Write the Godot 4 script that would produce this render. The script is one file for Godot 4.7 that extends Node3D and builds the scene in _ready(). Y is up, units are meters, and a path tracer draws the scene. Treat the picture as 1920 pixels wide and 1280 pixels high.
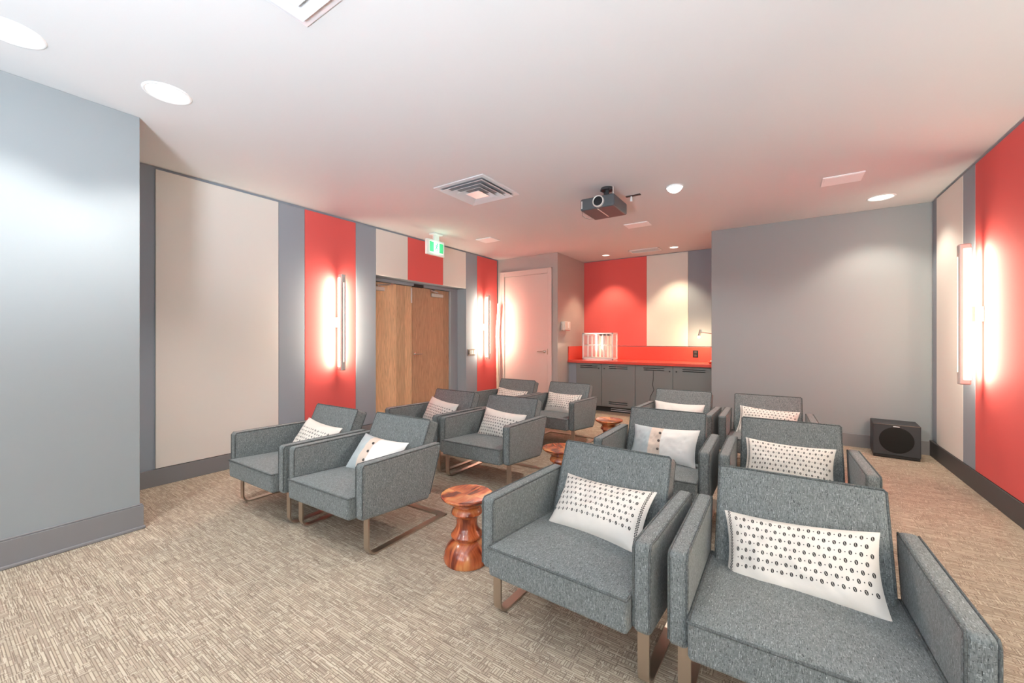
extends Node3D
# A small private cinema: three rows of grey armchairs, striped walls, a bar alcove at the back.

var M := {}
var rng := RandomNumberGenerator.new()
var used := {}

const CEIL := 2.74
const XL := -4.47      # striped wall
const XG := -3.559     # wall that projects at the front
const XR := 1.36
const ZB := -6.17      # back wall
const ZA := -7.34      # back of the alcove
const ZF := 2.6        # wall behind the camera

func _ready() -> void:
	rng.seed = 7
	# ---------- camera
	var cam := Camera3D.new()
	cam.name = "camera"
	add_child(cam)
	cam.position = Vector3(0, 1.272, 0)
	cam.rotation.y = 0.5892
	cam.projection = Camera3D.PROJECTION_FRUSTUM
	cam.near = 0.05
	cam.far = 60.0
	cam.size = 2.0 * 0.05 * 640.0 / 755.5
	cam.frustum_offset = Vector2(0, -7.1 / 755.5 * 0.05)
	cam.current = true
	# ---------- environment and exposure
	var we := WorldEnvironment.new()
	we.name = "environment"
	var env := Environment.new()
	env.background_mode = Environment.BG_COLOR
	env.background_color = Color(0, 0, 0)
	env.tonemap_mode = Environment.TONE_MAPPER_LINEAR
	env.tonemap_exposure = 1.44
	env.sdfgi_enabled = true
	env.ssao_enabled = true
	env.ssil_enabled = true
	we.environment = env
	add_child(we)
	materials()
	# ---------- ceiling lights, and the unseen flash behind the camera
	lights()
	flash()
	# ---------- the room
	shell()
	front_things()
	left_wall()
	right_wall()
	back_wall()
	alcove()
	# ---------- furniture
	chairs()
	stools()
	# ---------- fittings
	sconces()
	ceiling_fittings()
	projector()
	bar_things()
	small_things()

# ------------------------------------------------------------------ materials
func c8(r: float, g: float, b: float) -> Color:
	return Color(r / 255.0, g / 255.0, b / 255.0)

func mat(col: Color, rough := 0.8, metal := 0.0) -> StandardMaterial3D:
	var m := StandardMaterial3D.new()
	m.albedo_color = col
	m.roughness = rough
	m.metallic = metal
	return m

func glow(col: Color, e: float, body := Color(0.9, 0.9, 0.9)) -> StandardMaterial3D:
	var m := mat(body, 0.6)
	m.emission_enabled = true
	m.emission = col
	m.emission_energy_multiplier = e
	return m

func tri_tex(tex: Texture2D, per_metre: float, rough: float, world := false) -> StandardMaterial3D:
	var m := mat(Color.WHITE, rough)
	m.albedo_texture = tex
	m.uv1_triplanar = true
	m.uv1_world_triplanar = world
	m.uv1_scale = Vector3.ONE * per_metre
	m.uv1_triplanar_sharpness = 8.0
	return m

func materials() -> void:
	M.ceiling = mat(c8(206, 206, 207), 0.9)
	M.grille = mat(c8(240, 241, 244), 0.5)
	M.wall = mat(c8(142, 148, 151), 0.62)
	M.wall_gloss = mat(c8(172, 163, 160), 0.3)
	M.trim = mat(c8(124, 123, 126), 0.5)
	M.base_dark = mat(c8(82, 79, 79), 0.55)
	M.red = mat(c8(220, 94, 91), 0.8)
	M.white_panel = mat(c8(222, 218, 212), 0.85)
	M.grey_panel = mat(c8(144, 153, 163), 0.75)
	M.door_paint = mat(c8(204, 190, 184), 0.42)
	M.frame_paint = mat(c8(150, 158, 166), 0.45)
	M.cabinet = mat(c8(118, 123, 124), 0.5)
	M.counter = mat(c8(214, 80, 68), 0.22)
	M.black = mat(c8(24, 24, 25), 0.5)
	M.dark = mat(c8(46, 48, 51), 0.45)
	M.sub = mat(c8(50, 52, 56), 0.55)
	M.subcloth = mat(c8(23, 23, 22), 0.95)
	M.white = mat(c8(232, 232, 232), 0.5)
	M.chrome = mat(c8(215, 212, 208), 0.18, 1.0)
	M.steel = mat(c8(196, 182, 168), 0.34, 1.0)
	M.alu = mat(c8(214, 210, 205), 0.42, 0.35)
	M.vent = mat(c8(220, 222, 226), 0.4, 0.15)
	M.vent_gap_shade = mat(c8(150, 150, 153), 0.6)  # darker grey stands in for the shade between the louvres
	M.plate = mat(c8(100, 92, 86), 0.35, 0.8)
	M.sign_green = glow(c8(70, 205, 140), 0.45, c8(60, 170, 110))
	M.sign_white = glow(c8(235, 255, 245), 0.3)
	M.lamp_white = glow(c8(255, 246, 232), 1.6)
	M.lamp_cool = glow(c8(250, 250, 248), 1.6)
	M.strip = glow(c8(255, 236, 205), 2.2)
	M.warm_tube = glow(c8(255, 206, 150), 0.35)
	M.bulb = glow(c8(255, 236, 200), 3.0)
	M.branch = mat(c8(222, 205, 184), 0.8)
	M.cord = mat(c8(40, 40, 42), 0.6)
	M.cable = mat(c8(150, 140, 135), 0.6)
	M.button = mat(c8(74, 66, 62), 0.5)
	var g := mat(Color(0.92, 0.96, 0.98, 0.12), 0.03)
	g.transparency = BaseMaterial3D.TRANSPARENCY_ALPHA
	M.glass = g
	M.case_frame = mat(c8(236, 236, 238), 0.2, 0.3)
	M.screen = mat(c8(238, 238, 238), 0.9)
	M.lens = mat(c8(30, 32, 36), 0.08)
	M.projector = mat(c8(74, 78, 82), 0.4)
	var ct := carpet_texture()
	M.carpet = tri_tex(ct, 1.0 / 2.0, 0.95, true)
	M.carpet.albedo_color = c8(236, 236, 238)
	M.carpet.heightmap_enabled = true
	M.carpet.heightmap_texture = ct
	M.carpet.heightmap_scale = 0.35
	var ft := fabric_texture()
	M.fabric = tri_tex(ft, 1.0 / 0.62, 0.92)
	M.fabric.heightmap_enabled = true
	M.fabric.heightmap_texture = ft
	M.fabric.heightmap_scale = 0.12
	M.fabric.rim_enabled = true
	M.fabric.rim = 0.25
	M.welt = tri_tex(ft, 1.0 / 0.62, 0.9)
	M.welt.albedo_color = c8(200, 200, 200)
	M.pillow_dots = mat(Color.WHITE, 0.9)
	M.pillow_dots.albedo_texture = dots_texture()
	M.pillow_blocks = mat(Color.WHITE, 0.9)
	M.pillow_blocks.albedo_texture = blocks_texture()
	M.door_light = mat(Color.WHITE, 0.38)
	M.door_light.albedo_texture = veneer_texture(c8(220, 184, 146), 3)
	M.door_dark = mat(Color.WHITE, 0.38)
	M.door_dark.albedo_texture = veneer_texture(c8(202, 162, 130), 11)
	M.walnut = tri_tex(walnut_texture(), 1.0 / 0.42, 0.22)
	M.walnut.clearcoat_enabled = true
	M.walnut.clearcoat = 0.6
	M.walnut.clearcoat_roughness = 0.12

func carpet_texture() -> ImageTexture:
	var n := 2048
	var im := Image.create(n, n, false, Image.FORMAT_RGB8)
	im.fill(c8(146, 130, 112))
	var tones := [c8(200, 186, 163), c8(188, 173, 151), c8(206, 193, 171), c8(182, 166, 145), c8(194, 178, 157), c8(177, 161, 142)]
	var y := 0
	while y < n:
		var hgt := 8 + rng.randi() % 4
		var x := -rng.randi() % 60
		while x < n:
			var w := 24 + rng.randi() % 150
			im.fill_rect(Rect2i(x, y, w - 3, hgt - 3 + rng.randi() % 2), tones[rng.randi() % 6])
			x += w
		y += hgt
	# blocks of short bars across, the basket pattern of the weave
	for i in 1500:
		var bx := rng.randi() % n
		var by := rng.randi() % n
		var bw := 18 + rng.randi() % 52
		var bh := 12 + rng.randi() % 30
		im.fill_rect(Rect2i(bx, by, bw, bh), c8(143, 127, 110))
		var kind := rng.randi() % 3
		if kind < 2:
			var px := 0
			while px < bw:
				var p := 8 + rng.randi() % 7
				im.fill_rect(Rect2i(bx + px, by + 2, p - 3, bh - 4), tones[rng.randi() % 6])
				px += p
		else:
			var py := 0
			while py < bh:
				im.fill_rect(Rect2i(bx + 2, by + py, bw - 4, 4), tones[rng.randi() % 6])
				py += 7
	# loose darker and paler yarns
	for i in 2600:
		var tone: Color = c8(142, 125, 108) if i % 2 else c8(213, 201, 180)
		if i % 3:
			im.fill_rect(Rect2i(rng.randi() % n, rng.randi() % n, 20 + rng.randi() % 90, 3), tone)
		else:
			im.fill_rect(Rect2i(rng.randi() % n, rng.randi() % n, 3, 15 + rng.randi() % 50), tone)
	return ImageTexture.create_from_image(im)

func fabric_texture() -> ImageTexture:
	var n := 1024
	var im := Image.create(n, n, false, Image.FORMAT_RGB8)
	im.fill(c8(110, 115, 115))
	for i in 42000:
		var v := rng.randfn(113.0, 19.0)
		var w := 2 + rng.randi() % 3
		var h := 5 + rng.randi() % 15
		if rng.randf() < 0.25:
			w = 6 + rng.randi() % 7
			h = 2 + rng.randi() % 2
		im.fill_rect(Rect2i(rng.randi() % n, rng.randi() % n, w, h), c8(v - 4.0, v + 2.0, v + 2.0))
	return ImageTexture.create_from_image(im)

func ellipse(im: Image, cx: float, cy: float, rx: float, ry: float, col: Color, slit := false) -> void:
	for y in range(int(cy - ry) - 1, int(cy + ry) + 2):
		for x in range(int(cx - rx) - 1, int(cx + rx) + 2):
			if x < 0 or y < 0 or x >= im.get_width() or y >= im.get_height():
				continue
			var d := Vector2((x - cx) / rx, (y - cy) / ry)
			if d.length() <= 1.0 and not (slit and absf(x - cx - (cy - y) * 0.25) < rx * 0.15 and absf(d.y) < 0.65):
				im.set_pixel(x, y, col)

func dots_texture() -> ImageTexture:
	var w := 1024
	var h := 576
	var im := Image.create(w, h, false, Image.FORMAT_RGB8)
	im.fill(c8(224, 217, 208))
	for i in 9000:
		var v := rng.randf_range(216.0, 232.0)
		im.fill_rect(Rect2i(rng.randi() % w, rng.randi() % h, 1 + rng.randi() % 4, 1), c8(v, v - 6.0, v - 15.0))
	var ink := c8(48, 45, 44)
	for row in 7:
		for k in 16:
			var cx := 38.0 + k * 64.0 + (32.0 if row % 2 else 0.0)
			var cy := 52.0 + row * 60.0
			if cx > 960.0:
				continue
			ellipse(im, cx, cy, 11.0, 16.0, ink, true)
			if cx + 32.0 < 950.0:
				ellipse(im, cx + 32.0, cy, 4.0, 4.5, ink)
	for k in 26:
		ellipse(im, 988.0, 12.0 + k * 22.0, 11.0, 10.0, ink)
		ellipse(im, 988.0, 12.0 + k * 22.0, 5.0, 5.0, c8(224, 217, 208))
	return ImageTexture.create_from_image(im)

func blocks_texture() -> ImageTexture:
	var w := 640
	var h := 360
	var im := Image.create(w, h, false, Image.FORMAT_RGB8)
	im.fill(c8(232, 228, 223))
	im.fill_rect(Rect2i(0, 0, int(w * 0.31), h), c8(181, 189, 191))
	im.fill_rect(Rect2i(int(w * 0.31), 0, int(w * 0.19), h), c8(218, 199, 184))
	for i in 7000:
		var x := rng.randi() % w
		var y := rng.randi() % h
		var k := im.get_pixel(x, y)
		im.fill_rect(Rect2i(x, y, 1 + rng.randi() % 5, 1), k * rng.randf_range(0.96, 1.02))
	return ImageTexture.create_from_image(im)

func veneer_texture(base: Color, s: int) -> ImageTexture:
	var w := 320
	var h := 640
	var im := Image.create(w, h, false, Image.FORMAT_RGB8)
	var f := FastNoiseLite.new()
	f.seed = s
	f.frequency = 0.02
	f.fractal_octaves = 3
	var edges := [0.0, 0.2, 0.43, 0.62, 0.83, 1.01]
	var shade := []
	for k in 5:
		shade.append(rng.randf_range(0.9, 1.07))
	for x in w:
		var u := float(x) / w
		var k := 0
		while u >= edges[k + 1]:
			k += 1
		for y in h:
			var v := float(y) / h
			var cath: float = f.get_noise_2d((u - (edges[k] + edges[k + 1]) * 0.5) * 420.0 + 37.0 * k, v * 46.0 + 91.0 * k)
			var fine: float = f.get_noise_2d(x * 9.0, y * 0.5)
			var ring := absf(sin(cath * 19.0 + u * 40.0))
			var t: float = shade[k] * (0.92 + 0.11 * ring + 0.11 * fine)
			im.set_pixel(x, y, Color(base.r * t, base.g * t * (0.98 + 0.02 * ring), base.b * t * (0.96 + 0.04 * ring)))
	return ImageTexture.create_from_image(im)

func walnut_texture() -> ImageTexture:
	var n := 384
	var im := Image.create(n, n, false, Image.FORMAT_RGB8)
	var f := FastNoiseLite.new()
	f.seed = 5
	f.frequency = 0.006
	f.fractal_octaves = 3
	var a := c8(112, 44, 24)
	var b := c8(186, 92, 50)
	var d := c8(222, 158, 96)
	for y in n:
		for x in n:
			var warp := f.get_noise_2d(x * 1.1, y * 0.6) * 1.5
			var big := f.get_noise_2d(x * 0.9 + 400.0 + warp * 40.0, y * 0.45)
			var grain := f.get_noise_2d(x * 16.0 + warp * 60.0, y * 1.6)
			var t := clampf(0.5 + big * 1.5 + grain * 0.22, 0.0, 1.0)
			var col: Color = a.lerp(b, t * 2.0) if t < 0.5 else b.lerp(d, (t - 0.5) * 1.5)
			im.set_pixel(x, y, col)
	return ImageTexture.create_from_image(im)

# ------------------------------------------------------------------ mesh helpers
func st_new() -> SurfaceTool:
	var st := SurfaceTool.new()
	st.begin(Mesh.PRIMITIVE_TRIANGLES)
	return st

func vtx(st: SurfaceTool, p: Vector3, n: Vector3, uv := Vector2.ZERO) -> void:
	st.set_normal(n)
	st.set_uv(uv)
	st.add_vertex(p)

func tri(st: SurfaceTool, a: Vector3, b: Vector3, c: Vector3, na: Vector3, nb: Vector3, nc: Vector3, ua := Vector2.ZERO, ub := Vector2.ZERO, uc := Vector2.ZERO) -> void:
	if (b - a).cross(c - a).dot(na + nb + nc) > 0.0:
		vtx(st, a, na, ua); vtx(st, c, nc, uc); vtx(st, b, nb, ub)
	else:
		vtx(st, a, na, ua); vtx(st, b, nb, ub); vtx(st, c, nc, uc)

func quad(st: SurfaceTool, a: Vector3, b: Vector3, c: Vector3, d: Vector3, n: Vector3) -> void:
	tri(st, a, b, c, n, n, n)
	tri(st, a, c, d, n, n, n)

# a box with rounded edges; warp, if given, bends it
func rbox(st: SurfaceTool, at: Vector3, size: Vector3, r := 0.0, seg := 2, xf := Transform3D(), warp := "", mid := 1) -> void:
	var h := size * 0.5
	r = minf(r, minf(h.x, minf(h.y, h.z)))
	var ax := []
	for i in 3:
		var l := []
		if r <= 0.0:
			l = [-h[i], h[i]]
			if mid > 1:
				l = []
				for k in mid + 1:
					l.append(-h[i] + 2.0 * h[i] * k / mid)
		else:
			for k in seg + 1:
				l.append(-h[i] + r * k / seg)
			for k in range(1, mid):
				l.append(-h[i] + r + (2.0 * h[i] - 2.0 * r) * k / mid)
			for k in seg + 1:
				l.append(h[i] - r + r * k / seg)
		ax.append(l)
	for f in 3:
		var iu := (f + 1) % 3
		var iv := (f + 2) % 3
		for s in [-1.0, 1.0]:
			var U: Array = ax[iu]
			var V: Array = ax[iv]
			var P := []
			var N := []
			var T := []
			for u in U:
				for v in V:
					var p := Vector3.ZERO
					p[f] = s * h[f]
					p[iu] = u
					p[iv] = v
					var n := Vector3.ZERO
					n[f] = s
					if r > 0.0:
						var inner := Vector3(clampf(p.x, -h.x + r, h.x - r), clampf(p.y, -h.y + r, h.y - r), clampf(p.z, -h.z + r, h.z - r))
						n = (p - inner).normalized()
						p = inner + n * r
					T.append(Vector2(p.x / size.x + 0.5, 0.5 - p.y / size.y))
					if warp:
						var t1 := n.cross(Vector3(0.31, 0.87, 0.39)).normalized()
						var t2 := n.cross(t1)
						var q: Vector3 = bend(warp, p + at)
						var d1: Vector3 = bend(warp, p + at + t1 * 0.002) - q
						var d2: Vector3 = bend(warp, p + at + t2 * 0.002) - q
						var nn := d1.cross(d2).normalized()
						if nn.dot(n) < 0.0:
							nn = -nn
						P.append(xf * q)
						N.append((xf.basis * nn).normalized())
					else:
						P.append(xf * (p + at))
						N.append((xf.basis * n).normalized())
			var cv := V.size()
			for i in U.size() - 1:
				for j in cv - 1:
					var a := i * cv + j
					var b := a + 1
					var c := a + cv + 1
					var d := a + cv
					tri(st, P[a], P[b], P[c], N[a], N[b], N[c], T[a], T[b], T[c])
					tri(st, P[a], P[c], P[d], N[a], N[c], N[d], T[a], T[c], T[d])

func lathe(st: SurfaceTool, prof: Array, sides := 40, xf := Transform3D()) -> void:
	# prof: Vector2(radius, height), from top to bottom; normals smooth unless a point is doubled
	var m := prof.size()
	var nr := []
	for i in m:
		var a: Vector2 = prof[maxi(i - 1, 0)]
		var b: Vector2 = prof[mini(i + 1, m - 1)]
		if i > 0 and prof[i].distance_to(prof[i - 1]) < 1e-6:
			a = prof[i]
		if i < m - 1 and prof[i].distance_to(prof[i + 1]) < 1e-6:
			b = prof[i]
		var d := b - a
		nr.append(Vector2(-d.y, d.x).normalized())
	for i in m - 1:
		if prof[i].distance_to(prof[i + 1]) < 1e-6:
			continue
		for k in sides:
			var t0 := TAU * k / sides
			var t1 := TAU * (k + 1) / sides
			var q := []
			var n := []
			for e in [[i, t0], [i, t1], [i + 1, t1], [i + 1, t0]]:
				var p: Vector2 = prof[e[0]]
				var v: Vector2 = nr[e[0]]
				q.append(xf * Vector3(p.x * cos(e[1]), p.y, p.x * sin(e[1])))
				n.append((xf.basis * Vector3(v.x * cos(e[1]), v.y, v.x * sin(e[1]))).normalized())
			if prof[i].x > 1e-6:
				tri(st, q[0], q[1], q[2], n[0], n[1], n[2])
			if prof[i + 1].x > 1e-6 or prof[i].x <= 1e-6:
				tri(st, q[0], q[2], q[3], n[0], n[2], n[3])

func cyl(st: SurfaceTool, a: Vector3, b: Vector3, r: float, sides := 20, r2 := -1.0) -> void:
	if r2 < 0.0:
		r2 = r
	var y := (b - a).normalized()
	var x := y.cross(Vector3(0.2, 0.3, 0.93) if absf(y.dot(Vector3(0.2, 0.3, 0.93))) < 0.95 else Vector3.RIGHT).normalized()
	var xf := Transform3D(Basis(x, y, x.cross(y)), a)
	var l := a.distance_to(b)
	lathe(st, [Vector2(0, l), Vector2(r2, l), Vector2(r2, l), Vector2(r, 0), Vector2(r, 0), Vector2(0, 0)], sides, xf)

func tube(st: SurfaceTool, pts: Array, r, sides := 8, closed := false) -> void:
	var m := pts.size()
	var rings := []
	var norms := []
	var up := Vector3.ZERO
	for i in m:
		var a: Vector3 = pts[(i - 1 + m) % m] if closed or i > 0 else pts[0]
		var b: Vector3 = pts[(i + 1) % m] if closed or i < m - 1 else pts[m - 1]
		var d := (b - a).normalized()
		if up == Vector3.ZERO:
			up = d.cross(Vector3(0.13, 0.21, 0.97) if absf(d.z) < 0.9 else Vector3.RIGHT).normalized()
		up = (up - d * up.dot(d)).normalized()
		var sd := d.cross(up)
		var ring := []
		var nn := []
		var rr: float = r[i] if r is Array else r
		for k in sides:
			var n := up * cos(TAU * k / sides) + sd * sin(TAU * k / sides)
			nn.append(n)
			ring.append(pts[i] + n * rr)
		rings.append(ring)
		norms.append(nn)
	for i in (m if closed else m - 1):
		var j := (i + 1) % m
		for k in sides:
			var l := (k + 1) % sides
			tri(st, rings[i][k], rings[i][l], rings[j][l], norms[i][k], norms[i][l], norms[j][l])
			tri(st, rings[i][k], rings[j][l], rings[j][k], norms[i][k], norms[j][l], norms[j][k])
	if not closed:
		for e in [0, m - 1]:
			var d: Vector3 = (pts[0] - pts[1]).normalized() if e == 0 else (pts[m - 1] - pts[m - 2]).normalized()
			for k in range(1, sides - 1):
				tri(st, rings[e][0], rings[e][k], rings[e][k + 1], d, d, d)

# a flat bar bent along a path in a plane; side is the direction across the bar's width
func bar(st: SurfaceTool, pts: Array, side: Vector3, w: float, t: float) -> void:
	var m := pts.size()
	var sec := []
	var nn := []
	for i in m:
		var a: Vector3 = pts[maxi(i - 1, 0)]
		var b: Vector3 = pts[mini(i + 1, m - 1)]
		var d := (b - a).normalized()
		var n := side.cross(d).normalized()
		nn.append(n)
		var p: Vector3 = pts[i]
		sec.append([p - side * w * 0.5 - n * t * 0.5, p + side * w * 0.5 - n * t * 0.5, p + side * w * 0.5 + n * t * 0.5, p - side * w * 0.5 + n * t * 0.5])
	for i in m - 1:
		var A: Array = sec[i]
		var B: Array = sec[i + 1]
		for e in [[0, 1, -1.0], [2, 3, 1.0]]:
			var n0: Vector3 = nn[i] * e[2]
			var n1: Vector3 = nn[i + 1] * e[2]
			tri(st, A[e[0]], A[e[1]], B[e[1]], n0, n0, n1)
			tri(st, A[e[0]], B[e[1]], B[e[0]], n0, n1, n1)
		quad(st, A[1], A[2], B[2], B[1], side)
		quad(st, A[3], A[0], B[0], B[3], -side)
	var d0: Vector3 = (pts[0] - pts[1]).normalized()
	var d1: Vector3 = (pts[m - 1] - pts[m - 2]).normalized()
	quad(st, sec[0][0], sec[0][1], sec[0][2], sec[0][3], d0)
	quad(st, sec[m - 1][0], sec[m - 1][1], sec[m - 1][2], sec[m - 1][3], d1)

# a panel with a rectangular ring around an opening (picture-frame shape) in the xz plane, hanging below y
func ring(st: SurfaceTool, c: Vector3, outer: float, inner: float, y_out: float, y_in: float, t: float) -> void:
	var o := [Vector2(-1, -1), Vector2(1, -1), Vector2(1, 1), Vector2(-1, 1)]
	for k in 4:
		var a: Vector2 = o[k]
		var b: Vector2 = o[(k + 1) % 4]
		var p0 := c + Vector3(a.x * outer, y_out, a.y * outer)
		var p1 := c + Vector3(b.x * outer, y_out, b.y * outer)
		var q0 := c + Vector3(a.x * inner, y_in, a.y * inner)
		var q1 := c + Vector3(b.x * inner, y_in, b.y * inner)
		var n := (p1 - p0).cross(q0 - p0).normalized()
		if n.y > 0.0:
			n = -n
		quad(st, p0, p1, q1, q0, n)
		var up := Vector3(0, t, 0)
		quad(st, p0 + up, p1 + up, q1 + up, q0 + up, -n)
		quad(st, p0, p1, p1 + up, p0 + up, Vector3((a.x + b.x) * 0.5, 0, (a.y + b.y) * 0.5))
		quad(st, q0, q1, q1 + up, q0 + up, -Vector3((a.x + b.x) * 0.5, 0, (a.y + b.y) * 0.5))

func box(at: Vector3, size: Vector3, r := 0.0, seg := 2) -> SurfaceTool:
	var st := st_new()
	rbox(st, at, size, r, seg)
	return st

func span(a: Vector3, b: Vector3, r := 0.0) -> SurfaceTool:
	return box((a + b) * 0.5, (b - a).abs(), r)

# ------------------------------------------------------------------ scene helpers
func numbered(called: String) -> String:
	if not used.has(called):
		used[called] = 0
		return called
	used[called] += 1
	return "%s_%03d" % [called, used[called]]

func obj(called: String, st: SurfaceTool, m: Material, parent: Node = null) -> MeshInstance3D:
	st.index()
	var o := MeshInstance3D.new()
	o.mesh = st.commit()
	o.mesh.surface_set_material(0, m)
	if parent == null:
		o.name = numbered(called)
		add_child(o)
	else:
		o.name = called
		parent.add_child(o, true)
	return o

func tag(o: Node, label: String, category: String, group := "") -> void:
	o.set_meta("label", label)
	o.set_meta("category", category)
	if group:
		o.set_meta("group", group)

func thing(called: String, label: String, category: String, at := Vector3.ZERO, turn := 0.0, group := "") -> Node3D:
	var o := Node3D.new()
	o.name = numbered(called)
	add_child(o)
	o.position = at
	o.rotation.y = turn
	tag(o, label, category, group)
	return o

func struct(called: String, st: SurfaceTool, m: Material, label := "") -> MeshInstance3D:
	var o := obj(called, st, m)
	o.set_meta("kind", "structure")
	if label:
		o.set_meta("label", label)
	return o

# ------------------------------------------------------------------ lights in the ceiling
func downlight(at: Vector2, r: float, energy: float, angle: float, col: Color, label: String, group: String, m: Material) -> void:
	var t := thing("downlight", label, "ceiling light", Vector3(at.x, CEIL, at.y), 0.0, group)
	var a := st_new()
	lathe(a, [Vector2(r, -0.002), Vector2(r, -0.002), Vector2(r + 0.004, -0.007), Vector2(r + 0.014, -0.006), Vector2(r + 0.018, 0.0)], 40)
	obj("trim_ring", a, M.white, t)
	var d := st_new()
	lathe(d, [Vector2(0, -0.0035), Vector2(r * 0.6, -0.0035), Vector2(r, -0.0015)], 40)
	obj("diffuser", d, m, t)
	var l := SpotLight3D.new()
	l.name = "light"
	l.position = Vector3(0, -0.03, 0)
	l.rotation.x = -PI / 2
	l.light_color = col
	l.light_energy = energy
	l.light_size = r * 0.7
	l.spot_angle = angle
	l.spot_angle_attenuation = 0.55
	l.spot_range = 14.0
	l.spot_attenuation = 2.0
	l.shadow_enabled = true
	t.add_child(l)

# unseen flash behind the camera, placed to light the ceiling and upper walls
func flash() -> void:
	var t := thing("unseen_flash", "unseen flash on a stand behind the camera, lighting the ceiling and upper walls", "flash", Vector3(-0.6, 0, 1.3))
	var st := st_new()
	cyl(st, Vector3(0, 0.2, 0), Vector3(0, 0.65, 0), 0.012, 12)
	for k in 3:
		var d := Vector3(cos(TAU * k / 3.0), 0, sin(TAU * k / 3.0))
		cyl(st, Vector3(0, 0.22, 0), d * 0.32 + Vector3(0, 0.01, 0), 0.009, 10)
	obj("stand", st, M.dark, t)
	obj("body", box(Vector3(0, 0.7, 0), Vector3(0.08, 0.12, 0.06), 0.01), M.dark, t)
	obj("flash_lamp", box(Vector3(0, 0.765, 0), Vector3(0.07, 0.012, 0.045), 0.003), M.lamp_cool, t)
	var l := SpotLight3D.new()
	l.name = "light"
	l.position = Vector3(0, 0.8, 0)
	l.rotation = Vector3(deg_to_rad(90.0), 0, 0)
	l.light_color = c8(232, 244, 255)
	l.light_energy = 12.5
	l.light_size = 0.3
	l.spot_angle = 88.0
	l.spot_angle_attenuation = 0.4
	l.spot_range = 14.0
	l.spot_attenuation = 2.0
	l.shadow_enabled = true
	t.add_child(l)

func lights() -> void:
	var cool := c8(255, 252, 247)
	var warm := c8(255, 242, 224)
	downlight(Vector2(-3.078, -0.27), 0.1, 1.25, 52.0, cool, "round recessed downlight cut by the frame edge above the projecting wall", "downlights", M.lamp_cool)
	downlight(Vector2(-3.068, -0.863), 0.1, 1.25, 52.0, cool, "round recessed downlight near the projecting wall corner", "downlights", M.lamp_cool)
	downlight(Vector2(0.868, -5.655), 0.1, 1.0, 56.0, warm, "round recessed downlight near the grey back wall above the subwoofer", "downlights", M.lamp_cool)
	for p in [[Vector2(0.868, -0.6), "unseen downlight out of view by the right wall, lighting the front chairs"], [Vector2(-1.1, 0.9), "unseen downlight behind the camera, lighting the front floor"], [Vector2(-3.07, 1.5), "unseen downlight behind the camera, lighting the projecting wall"], [Vector2(0.868, 1.5), "unseen downlight behind the camera, lighting the front right corner"]]:  # out of view, placed to light the front of the room
		downlight(p[0], 0.1, 0.35, 70.0, cool, p[1], "downlights", M.lamp_cool)
	downlight(Vector2(-2.6, -6.9), 0.062, 1.6, 44.0, c8(255, 230, 194), "small recessed downlight above the red alcove panel", "alcove downlights", M.lamp_white)
	downlight(Vector2(-1.45, -6.9), 0.062, 1.6, 44.0, c8(255, 230, 194), "small recessed downlight above the white alcove panel", "alcove downlights", M.lamp_white)

# ------------------------------------------------------------------ the room shell
func shell() -> void:
	struct("floor", span(Vector3(-4.9, -0.1, ZA - 0.15), Vector3(XR + 0.15, 0, ZF + 0.15)), M.carpet, "beige carpet with a woven basket pattern")
	struct("ceiling", span(Vector3(-4.9, CEIL, ZA - 0.15), Vector3(XR + 0.15, CEIL + 0.1, ZF + 0.15)), M.ceiling, "flat white painted ceiling")
	struct("wall_front", span(Vector3(-4.9, 0, ZF), Vector3(XR + 0.15, CEIL, ZF + 0.12)), M.wall, "grey wall behind the camera")
	# projecting wall at the front
	var zc := -0.856
	struct("wall_projecting", span(Vector3(-4.6, 0, zc), Vector3(XG, CEIL, ZF), 0.004), M.wall, "grey projecting wall with a pool of downlight")
	var b := struct("baseboard_projecting", span(Vector3(XG, 0.018, zc - 0.016), Vector3(XG + 0.016, 0.155, ZF), 0.003), M.trim, "grey painted baseboard of the projecting wall")
	obj("shoe_moulding", span(Vector3(XG, 0.0, zc - 0.024), Vector3(XG + 0.026, 0.02, ZF), 0.006), M.trim, b)
	obj("top_bead", span(Vector3(XG, 0.155, zc - 0.012), Vector3(XG + 0.011, 0.166, ZF), 0.004), M.trim, b)
	obj("return_board", span(Vector3(-4.44, 0.0, zc - 0.016), Vector3(XG, 0.155, zc), 0.003), M.trim, b)

func panel(parent: Node, a: Vector3, b: Vector3, m: Material) -> void:
	obj("panel", span(a, b, 0.004), m, parent)

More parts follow.
